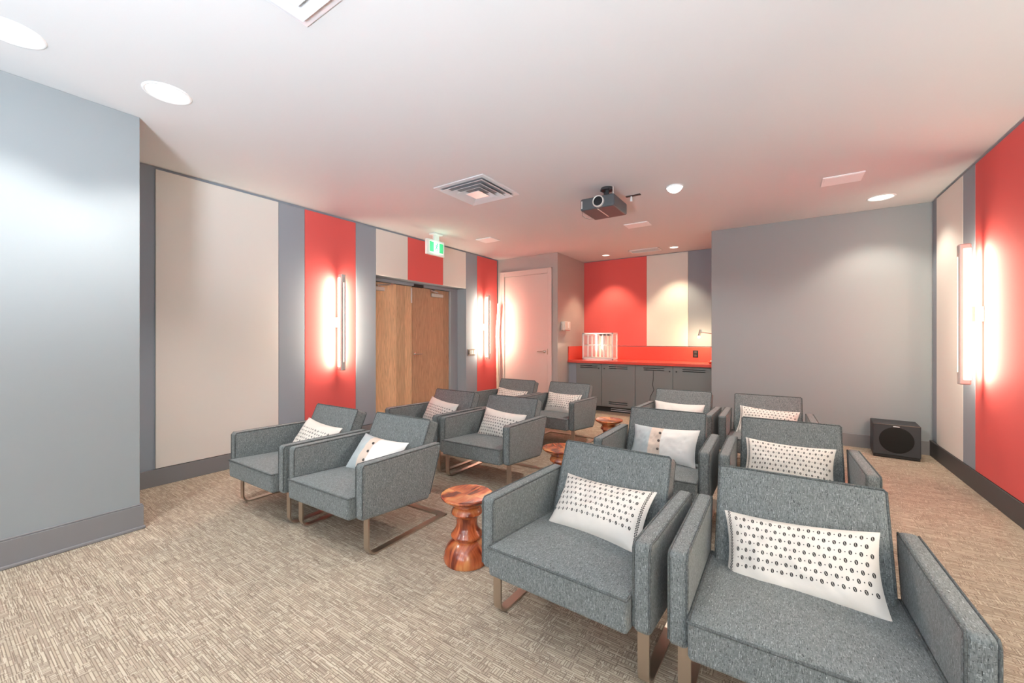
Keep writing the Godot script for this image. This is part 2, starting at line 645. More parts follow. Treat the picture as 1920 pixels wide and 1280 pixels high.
func left_wall() -> void:
	var z1 := -3.424
	var z2 := -5.252
	var sof := 2.1
	var st := st_new()
	for e in [[Vector3(XL - 0.12, 0, -0.8), Vector3(XL, CEIL, z1)], [Vector3(XL - 0.12, sof, z1), Vector3(XL, CEIL, z2)], [Vector3(XL - 0.12, 0, z2), Vector3(XL, CEIL, ZB - 0.1)]]:
		rbox(st, (e[0] + e[1]) * 0.5, (e[1] - e[0]).abs())
	# sides and head of the door recess
	rbox(st, Vector3(XL - 0.21, sof * 0.5, z1 + 0.06), Vector3(0.18, sof, 0.12))
	rbox(st, Vector3(XL - 0.21, sof * 0.5, z2 - 0.06), Vector3(0.18, sof, 0.12))
	rbox(st, Vector3(XL - 0.21, sof + 0.06, (z1 + z2) * 0.5), Vector3(0.18, 0.12, z1 - z2 + 0.24))
	var w := struct("wall_left", st, M.grey_panel, "slate grey wall with white and red fabric panels")
	var xo := XL + 0.022
	var top := 2.715
	panel(w, Vector3(XL, 0.15, -1.172), Vector3(xo, top, -2.185), M.white_panel)
	panel(w, Vector3(XL, 0.15, -2.188), Vector3(xo, top, -2.468), M.grey_panel)
	panel(w, Vector3(XL, 0.15, -2.471), Vector3(xo, top, -3.12), M.red)
	panel(w, Vector3(XL, 0.15, -3.123), Vector3(xo, top, z1), M.grey_panel)
	panel(w, Vector3(XL, sof + 0.005, -3.427), Vector3(xo, top, -3.97), M.white_panel)
	panel(w, Vector3(XL, sof + 0.005, -3.973), Vector3(xo, top, -4.694), M.red)
	panel(w, Vector3(XL, sof + 0.005, -4.697), Vector3(xo, top, -5.25), M.white_panel)
	panel(w, Vector3(XL, 0.15, -5.253), Vector3(xo, top, -5.551), M.grey_panel)
	panel(w, Vector3(XL, 0.15, -5.554), Vector3(xo, top, -6.15), M.red)
	var b := struct("baseboard_left", span(Vector3(XL, 0, -0.872), Vector3(XL + 0.024, 0.145, z1), 0.003), M.trim, "grey baseboard under the white wall panel")
	obj("far_board", span(Vector3(XL, 0, z2), Vector3(XL + 0.024, 0.145, ZB), 0.003), M.trim, b)
	# double door in the recess, faces +x
	var xd := XL - 0.20
	struct("wall_behind_doors", span(Vector3(xd - 0.18, 0, z1 + 0.2), Vector3(xd - 0.105, CEIL, z2 - 0.2)), M.wall, "wall closing the door recess")
	var fr := st_new()
	rbox(fr, Vector3(xd - 0.02, 1.03, -5.165), Vector3(0.1, 2.06, 0.17), 0.004)
	rbox(fr, Vector3(xd - 0.02, 1.03, -3.44), Vector3(0.1, 2.06, 0.05), 0.004)
	rbox(fr, Vector3(xd - 0.02, 2.078, -4.335), Vector3(0.1, 0.044, 1.83), 0.004)
	var d := struct("door_1", fr, M.frame_paint, "double wooden door in a grey steel frame")
	var zm := -4.262
	for k in 2:
		var za := -3.468 if k == 0 else zm - 0.003
		var zb := zm + 0.003 if k == 0 else -5.077
		var leaf := st_new()
		var wd := absf(za - zb)
		rbox(leaf, Vector3.ZERO, Vector3(wd, 2.045, 0.045), 0.002, 1, Transform3D(Basis(Vector3.UP, PI / 2), Vector3(xd - 0.035, 1.0275, (za + zb) * 0.5)))
		var lf := obj("leaf", leaf, M.door_light if k == 0 else M.door_dark, d)
		var xs := xd - 0.0125
		# door closer near the top outer corner
		var cz := za - 0.13 if k == 0 else zb + 0.30
		var cs := st_new()
		rbox(cs, Vector3(xs + 0.025, 1.955, cz), Vector3(0.05, 0.055, 0.24), 0.008)
		var body := obj("closer_body", cs, M.alu, lf)
		var ar := st_new()
		bar(ar, [Vector3(xs + 0.03, 2.005, cz), Vector3(xs + 0.055, 2.02, cz + (-0.16 if k == 0 else 0.18)), Vector3(xs + 0.03, 2.045, cz + (-0.28 if k == 0 else 0.05))], Vector3.UP, 0.02, 0.006)
		rbox(ar, Vector3(xs + 0.03, 1.99, cz), Vector3(0.02, 0.035, 0.02))
		obj("closer_arm", ar, M.chrome, body)
	var hs := st_new()
	var hx := xd - 0.0125
	cyl(hs, Vector3(hx, 1.02, -4.315), Vector3(hx + 0.012, 1.02, -4.315), 0.028)
	cyl(hs, Vector3(hx, 1.02, -4.315), Vector3(hx + 0.05, 1.02, -4.315), 0.011)
	tube(hs, [Vector3(hx + 0.05, 1.02, -4.305), Vector3(hx + 0.052, 1.02, -4.36), Vector3(hx + 0.046, 1.018, -4.43)], [0.011, 0.0095, 0.008], 10)
	obj("lever_handle", hs, M.chrome, d)
	obj("flush_bolt", span(Vector3(hx, 1.80, -4.235), Vector3(hx + 0.008, 2.03, -4.258), 0.002), M.white, d)
	obj("door_sensor", span(Vector3(hx, 2.045, -4.26), Vector3(hx + 0.045, 2.09, -4.46), 0.004), M.black, d)

func front_things() -> void:
	var s := thing("unseen_projection_screen", "unseen white projection screen on the front wall, reflecting light into the room", "screen", Vector3(-1.1, 1.45, ZF))  # out of view; its white cloth reflects light back into the room
	obj("cloth", span(Vector3(-1.6, -0.95, -0.035), Vector3(1.6, 0.95, -0.02)), M.screen, s)
	var st := st_new()
	for e in [[0.0, 0.98, 3.3, 0.06], [0.0, -0.98, 3.3, 0.06], [1.625, 0.0, 0.05, 1.9], [-1.625, 0.0, 0.05, 1.9]]:
		rbox(st, Vector3(e[0], e[1], -0.0225), Vector3(e[2], e[3], 0.045), 0.004, 1)
	obj("frame", st, M.black, s)

func right_wall() -> void:
	var w := struct("wall_right", span(Vector3(XR, 0, ZF), Vector3(XR + 0.12, CEIL, ZA)), M.grey_panel, "slate grey wall with white and red fabric panels")
	var xo := XR - 0.022
	var bands := [[-5.92, -5.19, "w"], [-5.187, -4.92, "g"], [-4.917, -3.9, "r"], [-3.897, -3.6, "g"], [-3.597, -2.3, "w"], [-2.297, -2.0, "g"], [-1.997, -1.3, "w"], [-1.297, -1.0, "g"], [-0.997, 0.5, "w"], [0.503, 0.8, "g"], [0.803, 2.2, "w"]]  # panels nearer than the red one are unseen, pale to keep bounce neutral
	for b in bands:
		panel(w, Vector3(xo, 0.17, b[0]), Vector3(XR, 2.712, b[1]), {"w": M.white_panel, "g": M.grey_panel, "r": M.red}[b[2]])
	struct("baseboard_right", span(Vector3(XR - 0.026, 0, ZB), Vector3(XR, 0.165, ZF), 0.004), M.base_dark, "dark grey baseboard under the red wall panel")

func back_wall() -> void:
	# wall left of the alcove (with the painted door) and right of it
	var ax0 := -3.2
	var ax1 := -0.80
	struct("wall_back", span(Vector3(ax1, 0, ZB + 0.03), Vector3(XR + 0.1, CEIL, ZA), 0.004), M.wall, "plain grey back wall beside the alcove")
	struct("wall_back_door_side", span(Vector3(XL - 0.1, 0, ZB - 0.03), Vector3(ax0, CEIL, ZA), 0.004), M.wall_gloss, "taupe grey wall around the painted door")
	struct("baseboard_back", span(Vector3(ax1, 0, ZB + 0.03), Vector3(XR - 0.026, 0.15, ZB + 0.045), 0.003), M.trim, "grey baseboard behind the subwoofer")
	var z := ZB - 0.03
	var x0 := -4.30
	var x1 := -3.385
	var ht := 2.40
	var fr := st_new()
	var f := z + 0.014
	for e in [[x0 - 0.09, x0, 0.0, ht + 0.09], [x1, x1 + 0.085, 0.0, ht + 0.09], [x0, x1, ht, ht + 0.09]]:
		rbox(fr, Vector3((e[0] + e[1]) * 0.5, (e[2] + e[3]) * 0.5, f), Vector3(e[1] - e[0], e[3] - e[2], 0.03), 0.005)
	for e in [[x0 - 0.09, x0 - 0.07, 0.0, ht + 0.09], [x1 + 0.065, x1 + 0.085, 0.0, ht + 0.09], [x0 - 0.09, x1 + 0.085, ht + 0.07, ht + 0.09]]:
		rbox(fr, Vector3((e[0] + e[1]) * 0.5, (e[2] + e[3]) * 0.5, f + 0.012), Vector3(e[1] - e[0], e[3] - e[2], 0.024), 0.005)
	var d := struct("door_2", fr, M.door_paint, "taupe painted door with moulded casing")
	obj("leaf", span(Vector3(x0 + 0.004, 0.01, z - 0.01), Vector3(x1 - 0.004, ht - 0.004, z + 0.008), 0.003), M.door_paint, d)
	for y in [0.28, 1.18, 2.05]:
		var hn := st_new()
		cyl(hn, Vector3(x0 - 0.002, y - 0.05, z + 0.014), Vector3(x0 - 0.002, y + 0.05, z + 0.014), 0.007, 10)
		obj("hinge", hn, M.chrome, d)
	var hs := st_new()
	var hx := x1 - 0.07
	cyl(hs, Vector3(hx, 1.03, z + 0.008), Vector3(hx, 1.03, z + 0.018), 0.03)
	cyl(hs, Vector3(hx, 1.03, z + 0.008), Vector3(hx, 1.03, z + 0.06), 0.011)
	tube(hs, [Vector3(hx + 0.01, 1.03, z + 0.06), Vector3(hx - 0.05, 1.03, z + 0.062), Vector3(hx - 0.12, 1.028, z + 0.055)], [0.011, 0.0095, 0.008], 10)
	obj("lever_handle", hs, M.chrome, d)
	obj("strike_plate", span(Vector3(x1 - 0.002, 0.98, z + 0.01), Vector3(x1 + 0.012, 1.08, z + 0.031), 0.002), M.chrome, d)
	struct("baseboard_door_side", span(Vector3(x1 + 0.085, 0, z), Vector3(ax0, 0.12, z + 0.014), 0.003), M.trim, "short baseboard between the painted door and alcove")

func alcove() -> void:
	var x0 := -3.2
	var x1 := -0.80
	var w := struct("wall_alcove", span(Vector3(x0 - 0.1, 0, ZA - 0.12), Vector3(x1 + 0.1, CEIL, ZA)), M.grey_panel, "back of the bar alcove with red white and grey panels")
	panel(w, Vector3(x0, 1.125, ZA), Vector3(-2.003, CEIL - 0.01, ZA + 0.02), M.red)
	panel(w, Vector3(-2.0, 1.125, ZA), Vector3(-1.31, CEIL - 0.01, ZA + 0.02), M.white_panel)
	panel(w, Vector3(-1.307, 1.125, ZA), Vector3(x1, CEIL - 0.01, ZA + 0.02), M.grey_panel)
	# worktop with upstands
	var zf := -6.58
	var st := st_new()
	rbox(st, Vector3((x0 + x1) * 0.5, 0.852, (zf + ZA + 0.022) * 0.5), Vector3(x1 - x0 - 0.004, 0.045, zf - ZA - 0.022), 0.004)
	var top := obj("worktop", st, M.counter)
	tag(top, "glossy red worktop running across the alcove", "worktop")
	obj("upstand", span(Vector3(x0 + 0.002, 0.875, ZA + 0.021), Vector3(x1 - 0.002, 1.115, ZA + 0.036), 0.002), M.counter, top)
	obj("side_upstand", span(Vector3(x0 + 0.002, 0.875, ZA + 0.037), Vector3(x0 + 0.018, 1.115, zf - 0.02), 0.002), M.counter, top)
	# cabinet units below
	var zd := -6.62
	var fill := obj("filler_panel", span(Vector3(x0, 0.0, zd - 0.015), Vector3(-3.05, 0.828, zd - 0.04)), M.grey_panel)
	tag(fill, "plain grey filler panel between alcove wall and first cabinet", "panel")
	var edges := [-3.048, -2.572, -1.994, -1.405, -0.803]
	var labels := ["grey bar cabinet at the alcove's door end, half behind an armchair", "grey bar cabinet under the glass case, vents at top and bottom", "grey bar cabinet with a thin black cord hanging down its door", "grey bar cabinet below the small lamp, next to the back wall"]
	for k in 4:
		var a: float = edges[k]
		var b: float = edges[k + 1]
		var u := thing("bar_cabinet", labels[k], "cabinet", Vector3((a + b) * 0.5, 0, zd), 0.0, "bar cabinets")
		var hw := (b - a) * 0.5
		var bd := st_new()
		for e in [[Vector3(-hw, 0.09, -0.69), Vector3(-hw + 0.016, 0.828, -0.022)], [Vector3(hw - 0.016, 0.09, -0.69), Vector3(hw, 0.828, -0.022)], [Vector3(-hw + 0.016, 0.09, -0.69), Vector3(hw - 0.016, 0.106, -0.022)], [Vector3(-hw + 0.016, 0.812, -0.69), Vector3(hw - 0.016, 0.828, -0.022)], [Vector3(-hw + 0.016, 0.106, -0.69), Vector3(hw - 0.016, 0.812, -0.68)]]:
			rbox(bd, (e[0] + e[1]) * 0.5, (e[1] - e[0]).abs())
		obj("body", bd, M.cabinet, u)
		obj("toe_kick", span(Vector3(-hw, 0.0, -0.12), Vector3(hw, 0.09, -0.075)), M.dark, u)
		var door := slotted(hw - 0.003, 0.10, 0.822, 0.02)
		var dr := obj("door", door, M.cabinet, u)
		var lk := st_new()
		var lx := hw - 0.05 if k % 2 == 0 else -hw + 0.05
		cyl(lk, Vector3(lx, 0.742, -0.001), Vector3(lx, 0.742, 0.008), 0.011, 16)
		obj("lock", lk, M.dark, dr)
		if k == 1:
			var sl := st_new()
			for y in [0.03, 0.058]:
				rbox(sl, Vector3(0.02, y, -0.073), Vector3(0.34, 0.012, 0.008))
			obj("toe_grille", sl, M.vent, u)
	var cs := st_new()
	tube(cs, [Vector3(-1.70, 0.745, zd + 0.012), Vector3(-1.70, 0.62, zd + 0.014), Vector3(-1.715, 0.52, zd + 0.016), Vector3(-1.69, 0.44, zd + 0.014), Vector3(-1.745, 0.33, zd + 0.016), Vector3(-1.76, 0.2, zd + 0.02), Vector3(-1.745, 0.02, zd + 0.04)], 0.004, 6)
	tag(obj("cord", cs, M.cord), "thin black cord hanging out of the cabinet vent", "cord")

# a cabinet door with two pairs of vent slots cut through it, its face at z = 0
func slotted(hw: float, y0: float, y1: float, t: float) -> SurfaceTool:
	var st := st_new()
	var sx0 := -0.16
	var sx1 := 0.16
	var ys := [y0]
	for p in [0.145, 0.175, 0.745, 0.775]:
		ys.append(p)
		ys.append(p + 0.012)
	ys.append(y1)
	rbox(st, Vector3((-hw + sx0) * 0.5, (y0 + y1) * 0.5, -t * 0.5), Vector3(sx0 + hw, y1 - y0, t), 0.0015, 1)
	rbox(st, Vector3((hw + sx1) * 0.5, (y0 + y1) * 0.5, -t * 0.5), Vector3(hw - sx1, y1 - y0, t), 0.0015, 1)
	for i in range(0, ys.size(), 2):
		rbox(st, Vector3(0, (ys[i] + ys[i + 1]) * 0.5, -t * 0.5), Vector3(sx1 - sx0 + 0.004, ys[i + 1] - ys[i], t), 0.0)
	return st

# ------------------------------------------------------------------ armchairs
func arm_warp(p: Vector3) -> Vector3:
	var u := clampf(-p.z / 0.6, -0.2, 1.2)
	var v := p.y / 0.31
	var zr := lerpf(-0.53, -0.66, v)
	return Vector3(p.x, lerpf(lerpf(0.235, 0.187, u), lerpf(0.552, 0.54, u), v), lerpf(0.0, zr, u))

func seat_warp(p: Vector3) -> Vector3:
	var u := -p.z / 0.62
	var v := p.y / 0.13
	var crown := 0.022 * (1.0 - pow(absf(p.x) / 0.31, 2.0)) * (1.0 - pow(2.0 * u - 1.0, 4.0)) * v
	return Vector3(p.x, lerpf(lerpf(0.236, 0.19, u), lerpf(0.365, 0.325, u), v) + crown, 0.04 + p.z + 0.004 * v)

func back_warp(p: Vector3) -> Vector3:
	# p.y 0..0.42 along the back, p.z 0 (front) .. -0.1
	var v := p.y / 0.42
	var bulge := 0.018 * (1.0 - pow(absf(p.x) / 0.29, 2.0)) * sin(PI * clampf(v, 0.0, 1.0)) * (1.0 + p.z / 0.1)
	var a := deg_to_rad(24.0)
	var o := Vector3(p.x, 0.30, -0.462)
	return o + Vector3(0, cos(a), -sin(a)) * p.y + Vector3(0, sin(a), cos(a)) * (p.z + bulge)

func bend(kind: String, p: Vector3) -> Vector3:
	if kind == "seat":
		return seat_warp(p)
	if kind == "arm":
		return arm_warp(p)
	return back_warp(p)

func edge_path(w: String, corners: Array, steps := 8) -> Array:
	var out := []
	for i in corners.size():
		var a: Vector3 = corners[i]
		var b: Vector3 = corners[(i + 1) % corners.size()]
		for k in steps:
			out.append(bend(w, a.lerp(b, float(k) / steps)))
	return out

func armchair(label: String) -> Node3D:
	var t := thing("armchair", label, "armchair", Vector3.ZERO, 0.0, "grey armchairs in three rows")
	var st := st_new()
	rbox(st, Vector3(0, 0.065, -0.31), Vector3(0.62, 0.13, 0.62), 0.016, 3, Transform3D(), "seat", 8)
	var seat := obj("seat", st, M.fabric, t)
	st = st_new()
	tube(st, edge_path("seat", [Vector3(-0.308, 0.126, -0.01), Vector3(-0.308, 0.126, -0.002), Vector3(0.308, 0.126, -0.002), Vector3(0.308, 0.126, -0.60), Vector3(-0.308, 0.126, -0.60)], 10), 0.0055, 6, true)
	obj("piping", st, M.welt, seat)
	for s in [-1.0, 1.0]:
		st = st_new()
		rbox(st, Vector3(s * 0.346, 0.155, -0.3), Vector3(0.066, 0.31, 0.6), 0.02, 4, Transform3D(), "arm", 4)
		var arm := obj("arm", st, M.fabric, t)
		st = st_new()
		for e in [0.029, -0.029]:
			var x: float = s * 0.346 + e
			var pts := []
			for k in 5:
				pts.append(arm_warp(Vector3(x, 0.02 + 0.27 * k / 4.0, -0.003)))
			for k in 11:
				pts.append(arm_warp(Vector3(x, 0.306, -0.014 - 0.57 * k / 10.0)))
			for k in range(1, 5):
				pts.append(arm_warp(Vector3(x, 0.306 - 0.28 * k / 4.0, -0.597)))
			tube(st, pts, 0.0042, 6)
		obj("piping", st, M.welt, arm)
	st = st_new()
	rbox(st, Vector3(0, 0.215, -0.05), Vector3(0.575, 0.43, 0.1), 0.018, 3, Transform3D(), "back", 8)
	var back := obj("backrest", st, M.fabric, t)
	st = st_new()
	for z in [-0.006, -0.094]:
		var pts := []
		for k in 7:
			pts.append(back_warp(Vector3(-0.284, 0.06 + 0.36 * k / 6.0, z)))
		for k in range(0, 9):
			pts.append(back_warp(Vector3(-0.276 + 0.552 * k / 8.0, 0.428, z)))
		for k in 7:
			pts.append(back_warp(Vector3(0.284, 0.42 - 0.36 * k / 6.0, z)))
		tube(st, pts, 0.005, 6)
	obj("piping", st, M.welt, back)
	for s in [-1.0, 1.0]:
		st = st_new()
		var x: float = s * 0.335
		var pts := [Vector3(x, 0.236, -0.062), Vector3(x, 0.06, -0.062)]
		for k in range(1, 7):
			var a := PI * 0.5 * k / 6.0
			pts.append(Vector3(x, 0.06 - 0.055 * sin(a), -0.117 + 0.055 * cos(a)))
		pts.append(Vector3(x, 0.005, -0.735))
		bar(st, pts, Vector3.RIGHT, 0.042, 0.01)
		obj("leg", st, M.steel, t)
	obj("crossbar", span(Vector3(-0.356, 0.0002, -0.735), Vector3(0.356, 0.0102, -0.693), 0.001), M.steel, t)
	return t

func pillow_mesh(w: float, h: float, s: int) -> SurfaceTool:
	var st := st_new()
	var f := FastNoiseLite.new()
	f.seed = s
	f.frequency = 2.6
	var nu := 34
	var nv := 22
	for side in [1.0, -1.0]:
		var P := []
		for i in nu + 1:
			for j in nv + 1:
				var u := -1.0 + 2.0 * i / nu
				var v := -1.0 + 2.0 * j / nv
				var eu := 1.0 - 0.07 * (1.0 - v * v)
				var ev := 1.0 - 0.11 * (1.0 - u * u)
				var th := 0.066 * pow(1.0 - pow(absf(u), 3.0), 0.62) * pow(1.0 - pow(absf(v), 2.6), 0.62)
				th *= 1.0 + 0.25 * f.get_noise_3d(u * 0.9, v * 0.55, side)
				var wr := f.get_noise_2d(u * 3.4 + s, v * 1.1) * 0.006 * (1.0 - u * u) * (1.0 - v * v) * (0.3 + absf(v))
				P.append(Vector3(u * w * 0.5 * eu, v * h * 0.5 * ev, side * (th + wr + 0.0015)))
		var N := []
		for i in nu + 1:
			for j in nv + 1:
				var a: Vector3 = P[mini(i + 1, nu) * (nv + 1) + j] - P[maxi(i - 1, 0) * (nv + 1) + j]
				var b: Vector3 = P[i * (nv + 1) + mini(j + 1, nv)] - P[i * (nv + 1) + maxi(j - 1, 0)]
				var n := a.cross(b).normalized()
				N.append(n * (1.0 if n.z * side > 0.0 else -1.0))
		for i in nu:
			for j in nv:
				var q := [i * (nv + 1) + j, i * (nv + 1) + j + 1, (i + 1) * (nv + 1) + j + 1, (i + 1) * (nv + 1) + j]
				var T := []
				for e in q:
					T.append(Vector2(float(e / (nv + 1)) / nu, 1.0 - float(e % (nv + 1)) / nv))
				tri(st, P[q[0]], P[q[1]], P[q[2]], N[q[0]], N[q[1]], N[q[2]], T[0], T[1], T[2])
				tri(st, P[q[0]], P[q[2]], P[q[3]], N[q[0]], N[q[2]], N[q[3]], T[0], T[2], T[3])
	return st

func chairs() -> void:
	# x, z, turn in degrees, label; then the pillow: x, y, z, yaw, lean, roll, kind, label
	var rows := [
		[-3.12, -1.371, 0.7, "grey armchair in the row closest to the camera, beside the tall white wall panel", 0.015, 0.459, -0.438, 0, -34, 176, "d", "dotted pillow in the armchair beside the tall white wall panel"],
		[-2.335, -1.405, 1.5, "grey armchair with the half hidden colour-block pillow, whose metal base shows", -0.015, 0.44, -0.41, -4.5, -38, 0.5, "b", "grey beige and white pillow cut off by a chair arm"],
		[-0.752, -1.43, -2.0, "large grey armchair next to the whole wooden stool", 0.006, 0.445, -0.42, -11, -44, 4.3, "d", "dotted pillow with its whole outline shown, chain stripe at one end, beside the wooden stool"],
		[0.058, -1.43, 0.8, "largest grey armchair, cut by the bottom edge of the photo", 0.0, 0.43, -0.433, -8, -30, 6.5, "m", "largest dotted pillow, in the armchair cut by the photo's bottom edge"],
		[-3.01, -2.71, -1.5, "grey armchair of the middle row right before the wooden double door", -0.015, 0.475, -0.415, -9, -27, 176, "d", "dotted pillow half hidden in the armchair before the wooden double door"],
		[-2.20, -2.68, 1.0, "grey middle row armchair whose dotted pillow stands upright, shown down to the seat", 0.01, 0.445, -0.42, -4, -26, 177, "d", "upright dotted pillow with a plain top band in a middle row armchair"],
		[-3.05, -4.06, -0.5, "grey back row armchair in front of the taupe door", 0.007, 0.448, -0.425, -2.5, -29, -3, "d", "dotted pillow showing only its top in the armchair before the taupe door"],
		[-2.285, -4.095, -1.5, "grey back row armchair before the bar cabinet under the glass case", 0.001, 0.445, -0.43, -6.3, -27, 0.5, "d", "dotted pillow in the armchair before the bar cabinets"],
		[-0.748, -2.75, 1.5, "grey middle row armchair holding the pillow with three dark buttons", 0.013, 0.458, -0.43, -9, -32, 2.6, "b", "grey beige and white pillow with three dark buttons in view"],
		[0.055, -2.78, 1.0, "grey middle row armchair directly behind the largest armchair", -0.013, 0.44, -0.42, -4.3, -28, -0.5, "m", "wide dotted pillow directly behind the largest armchair's backrest"],
		[-0.91, -4.13, -0.5, "grey back row armchair in front of the cabinet below the small lamp", -0.006, 0.444, -0.42, 5.7, -27, -1.8, "p", "plain white pillow of which only a thin top edge shows"],
		[-0.108, -4.17, 1.0, "grey back row armchair in front of the plain grey wall", 0.002, 0.458, -0.43, -6.7, -34, -1.7, "m", "dotted pillow in the armchair before the plain grey back wall"],
	]
	var proto := armchair(rows[0][3])
	var meshes := []
	for k in 3:
		meshes.append(pillow_mesh(0.50, 0.29, 3 + k * 5))
	var shared := []
	for st in meshes:
		st.index()
		shared.append(st.commit())
	for i in rows.size():
		var r: Array = rows[i]
		var ch := proto
		if i > 0:
			ch = proto.duplicate()
			ch.name = numbered("armchair")
			add_child(ch)
			ch.set_meta("label", r[3])
		ch.position = Vector3(r[0], 0, r[1])
		ch.rotation.y = deg_to_rad(r[2])
		var kind: String = r[10]
		var p := MeshInstance3D.new()
		p.name = numbered("throw_pillow")
		p.mesh = shared[i % 3]
		p.material_override = M.pillow_dots if kind in ["d", "m"] else M.pillow_blocks if kind == "b" else M.white_panel
		add_child(p)
		var b := Basis(Vector3.UP, deg_to_rad(r[7])) * Basis(Vector3.RIGHT, deg_to_rad(r[8])) * Basis(Vector3.BACK, deg_to_rad(r[9]))
		if kind == "m":
			b = b * Basis(Vector3.UP, PI)
		p.transform = ch.transform * Transform3D(b, Vector3(r[4], r[5], r[6]))
		tag(p, r[11], "pillow", "pillows on the armchairs")
		if kind == "b":
			for k in 3:
				var bt := st_new()
				var by := 0.068 - 0.062 * k
				lathe(bt, [Vector2(0, 0.004), Vector2(0.007, 0.004), Vector2(0.0095, 0.001), Vector2(0.0095, -0.003)], 14, Transform3D(Basis(Vector3.RIGHT, PI / 2), Vector3(-0.012, by, 0.066 * pow(1.0 - pow(absf(by) / 0.145, 2.6), 0.62) * 1.06 + 0.004)))
				obj("button", bt, M.button, p)

# ------------------------------------------------------------------ turned wooden stools
func stools() -> void:
	var prof := [Vector2(0, 0.370), Vector2(0.10, 0.371), Vector2(0.138, 0.376), Vector2(0.148, 0.3745), Vector2(0.150, 0.369), Vector2(0.146, 0.361), Vector2(0.125, 0.345), Vector2(0.096, 0.328), Vector2(0.077, 0.311), Vector2(0.074, 0.304), Vector2(0.074, 0.304), Vector2(0.083, 0.294), Vector2(0.089, 0.281), Vector2(0.0905, 0.275), Vector2(0.088, 0.2705), Vector2(0.078, 0.264), Vector2(0.068, 0.250), Vector2(0.0615, 0.229), Vector2(0.061, 0.206), Vector2(0.066, 0.186), Vector2(0.077, 0.168), Vector2(0.090, 0.153), Vector2(0.0925, 0.146), Vector2(0.090, 0.139), Vector2(0.080, 0.129), Vector2(0.073, 0.122), Vector2(0.073, 0.122), Vector2(0.086, 0.113), Vector2(0.110, 0.090), Vector2(0.126, 0.062), Vector2(0.134, 0.032), Vector2(0.134, 0.012), Vector2(0.128, 0.0), Vector2(0.128, 0.0), Vector2(0, 0.0)]
	var at := [[-1.505, -1.785, "turned walnut stool in full view, between the two front armchair pairs"], [-1.50, -2.96, "turned walnut stool, of which only the top shows behind the big armchair"], [-1.575, -4.27, "turned walnut stool farthest back, in front of the bar cabinets"]]
	for i in 3:
		var t := thing("turned_stool", at[i][2], "stool", Vector3(at[i][0], 0, at[i][1]), 0.9 * i, "turned walnut stools")
		var st := st_new()
		lathe(st, prof.slice(9), 48)
		obj("body", st, M.walnut, t)
		st = st_new()
		lathe(st, prof.slice(0, 10), 48)
		obj("dished_top", st, M.walnut, t)

# ------------------------------------------------------------------ wall sconces
func sconce(at: Vector3, turn: float, label: String) -> void:
	# local: wall at z = 0, room towards +z
	var t := thing("wall_sconce", label, "wall lamp", at, turn, "linear wall sconces")
	obj("mount", box(Vector3(0, 0, 0.035), Vector3(0.05, 0.12, 0.07), 0.004), M.alu, t)
	var st := st_new()
	rbox(st, Vector3(0, 0, 0.105), Vector3(0.062, 1.14, 0.07), 0.012, 3)
	obj("housing", st, M.alu, t)
	for s in [-1.0, 1.0]:
		obj("light_strip", box(Vector3(s * 0.0315, 0, 0.094), Vector3(0.012, 1.06, 0.044), 0.004), M.strip, t)
		var l := AreaLight3D.new()
		l.name = "light"
		l.area_size = Vector2(0.03, 1.04)
		l.light_color = c8(255, 237, 212)
		l.light_energy = 1.3
		l.area_range = 12.0
		l.area_attenuation = 2.0
		l.area_normalize_energy = true
		l.shadow_enabled = true
		l.position = Vector3(s * 0.042, 0, 0.078)
		l.rotation.y = -s * deg_to_rad(58.0)
		t.add_child(l, true)
	obj("front_slot", box(Vector3(0, 0, 0.1405), Vector3(0.008, 0.94, 0.003), 0.0), M.strip, t)

func sconces() -> void:
	sconce(Vector3(XL + 0.022, 1.455, -2.86), PI / 2, "tall linear sconce between the white panel and wooden door")
	sconce(Vector3(XL + 0.022, 1.462, -5.74), PI / 2, "tall linear sconce between the wooden door and taupe door")
	sconce(Vector3(XR - 0.022, 1.462, -4.76), -PI / 2, "tall linear sconce on the wall opposite the doors")
	sconce(Vector3(XR - 0.022, 1.462, -1.65), -PI / 2, "unseen linear sconce opposite the projecting wall, lighting the ceiling and chairs from the right")  # out of view, placed to light ceiling and chairs from the right
	sconce(Vector3(XR - 0.022, 1.462, 1.25), -PI / 2, "unseen linear sconce behind the camera, lighting the chairs from the right")  # out of view, placed for soft light on the chair sides

# ------------------------------------------------------------------ ceiling fittings
func diffuser(c: Vector2, label: String) -> void:
	var t := thing("air_diffuser", label, "air vent", Vector3(c.x, CEIL, c.y), 0.0, "square air diffusers")
	var st := st_new()
	ring(st, Vector3.ZERO, 0.305, 0.262, -0.008, -0.010, 0.008)
	obj("frame", st, M.vent, t)
	var sizes := [[0.262, 0.206, -0.030, -0.006], [0.200, 0.146, -0.034, -0.008], [0.140, 0.090, -0.038, -0.010]]
	st = st_new()
	quad(st, Vector3(-0.27, -0.001, -0.27), Vector3(0.27, -0.001, -0.27), Vector3(0.27, -0.001, 0.27), Vector3(-0.27, -0.001, 0.27), Vector3.DOWN)
	obj("shade_backing", st, M.vent_gap_shade, t)  # flat sheet whose grey paints shade into the louvre gaps
	for s in sizes:
		st = st_new()
		ring(st, Vector3.ZERO, s[0], s[1], s[2], s[3], 0.003)
		obj("louvre", st, M.vent, t)
	st = st_new()
	rbox(st, Vector3(0, -0.040, 0), Vector3(0.165, 0.004, 0.165), 0.0)
	rbox(st, Vector3(0, -0.018, 0), Vector3(0.012, 0.036, 0.012), 0.0)
	obj("centre_plate", st, M.vent, t)

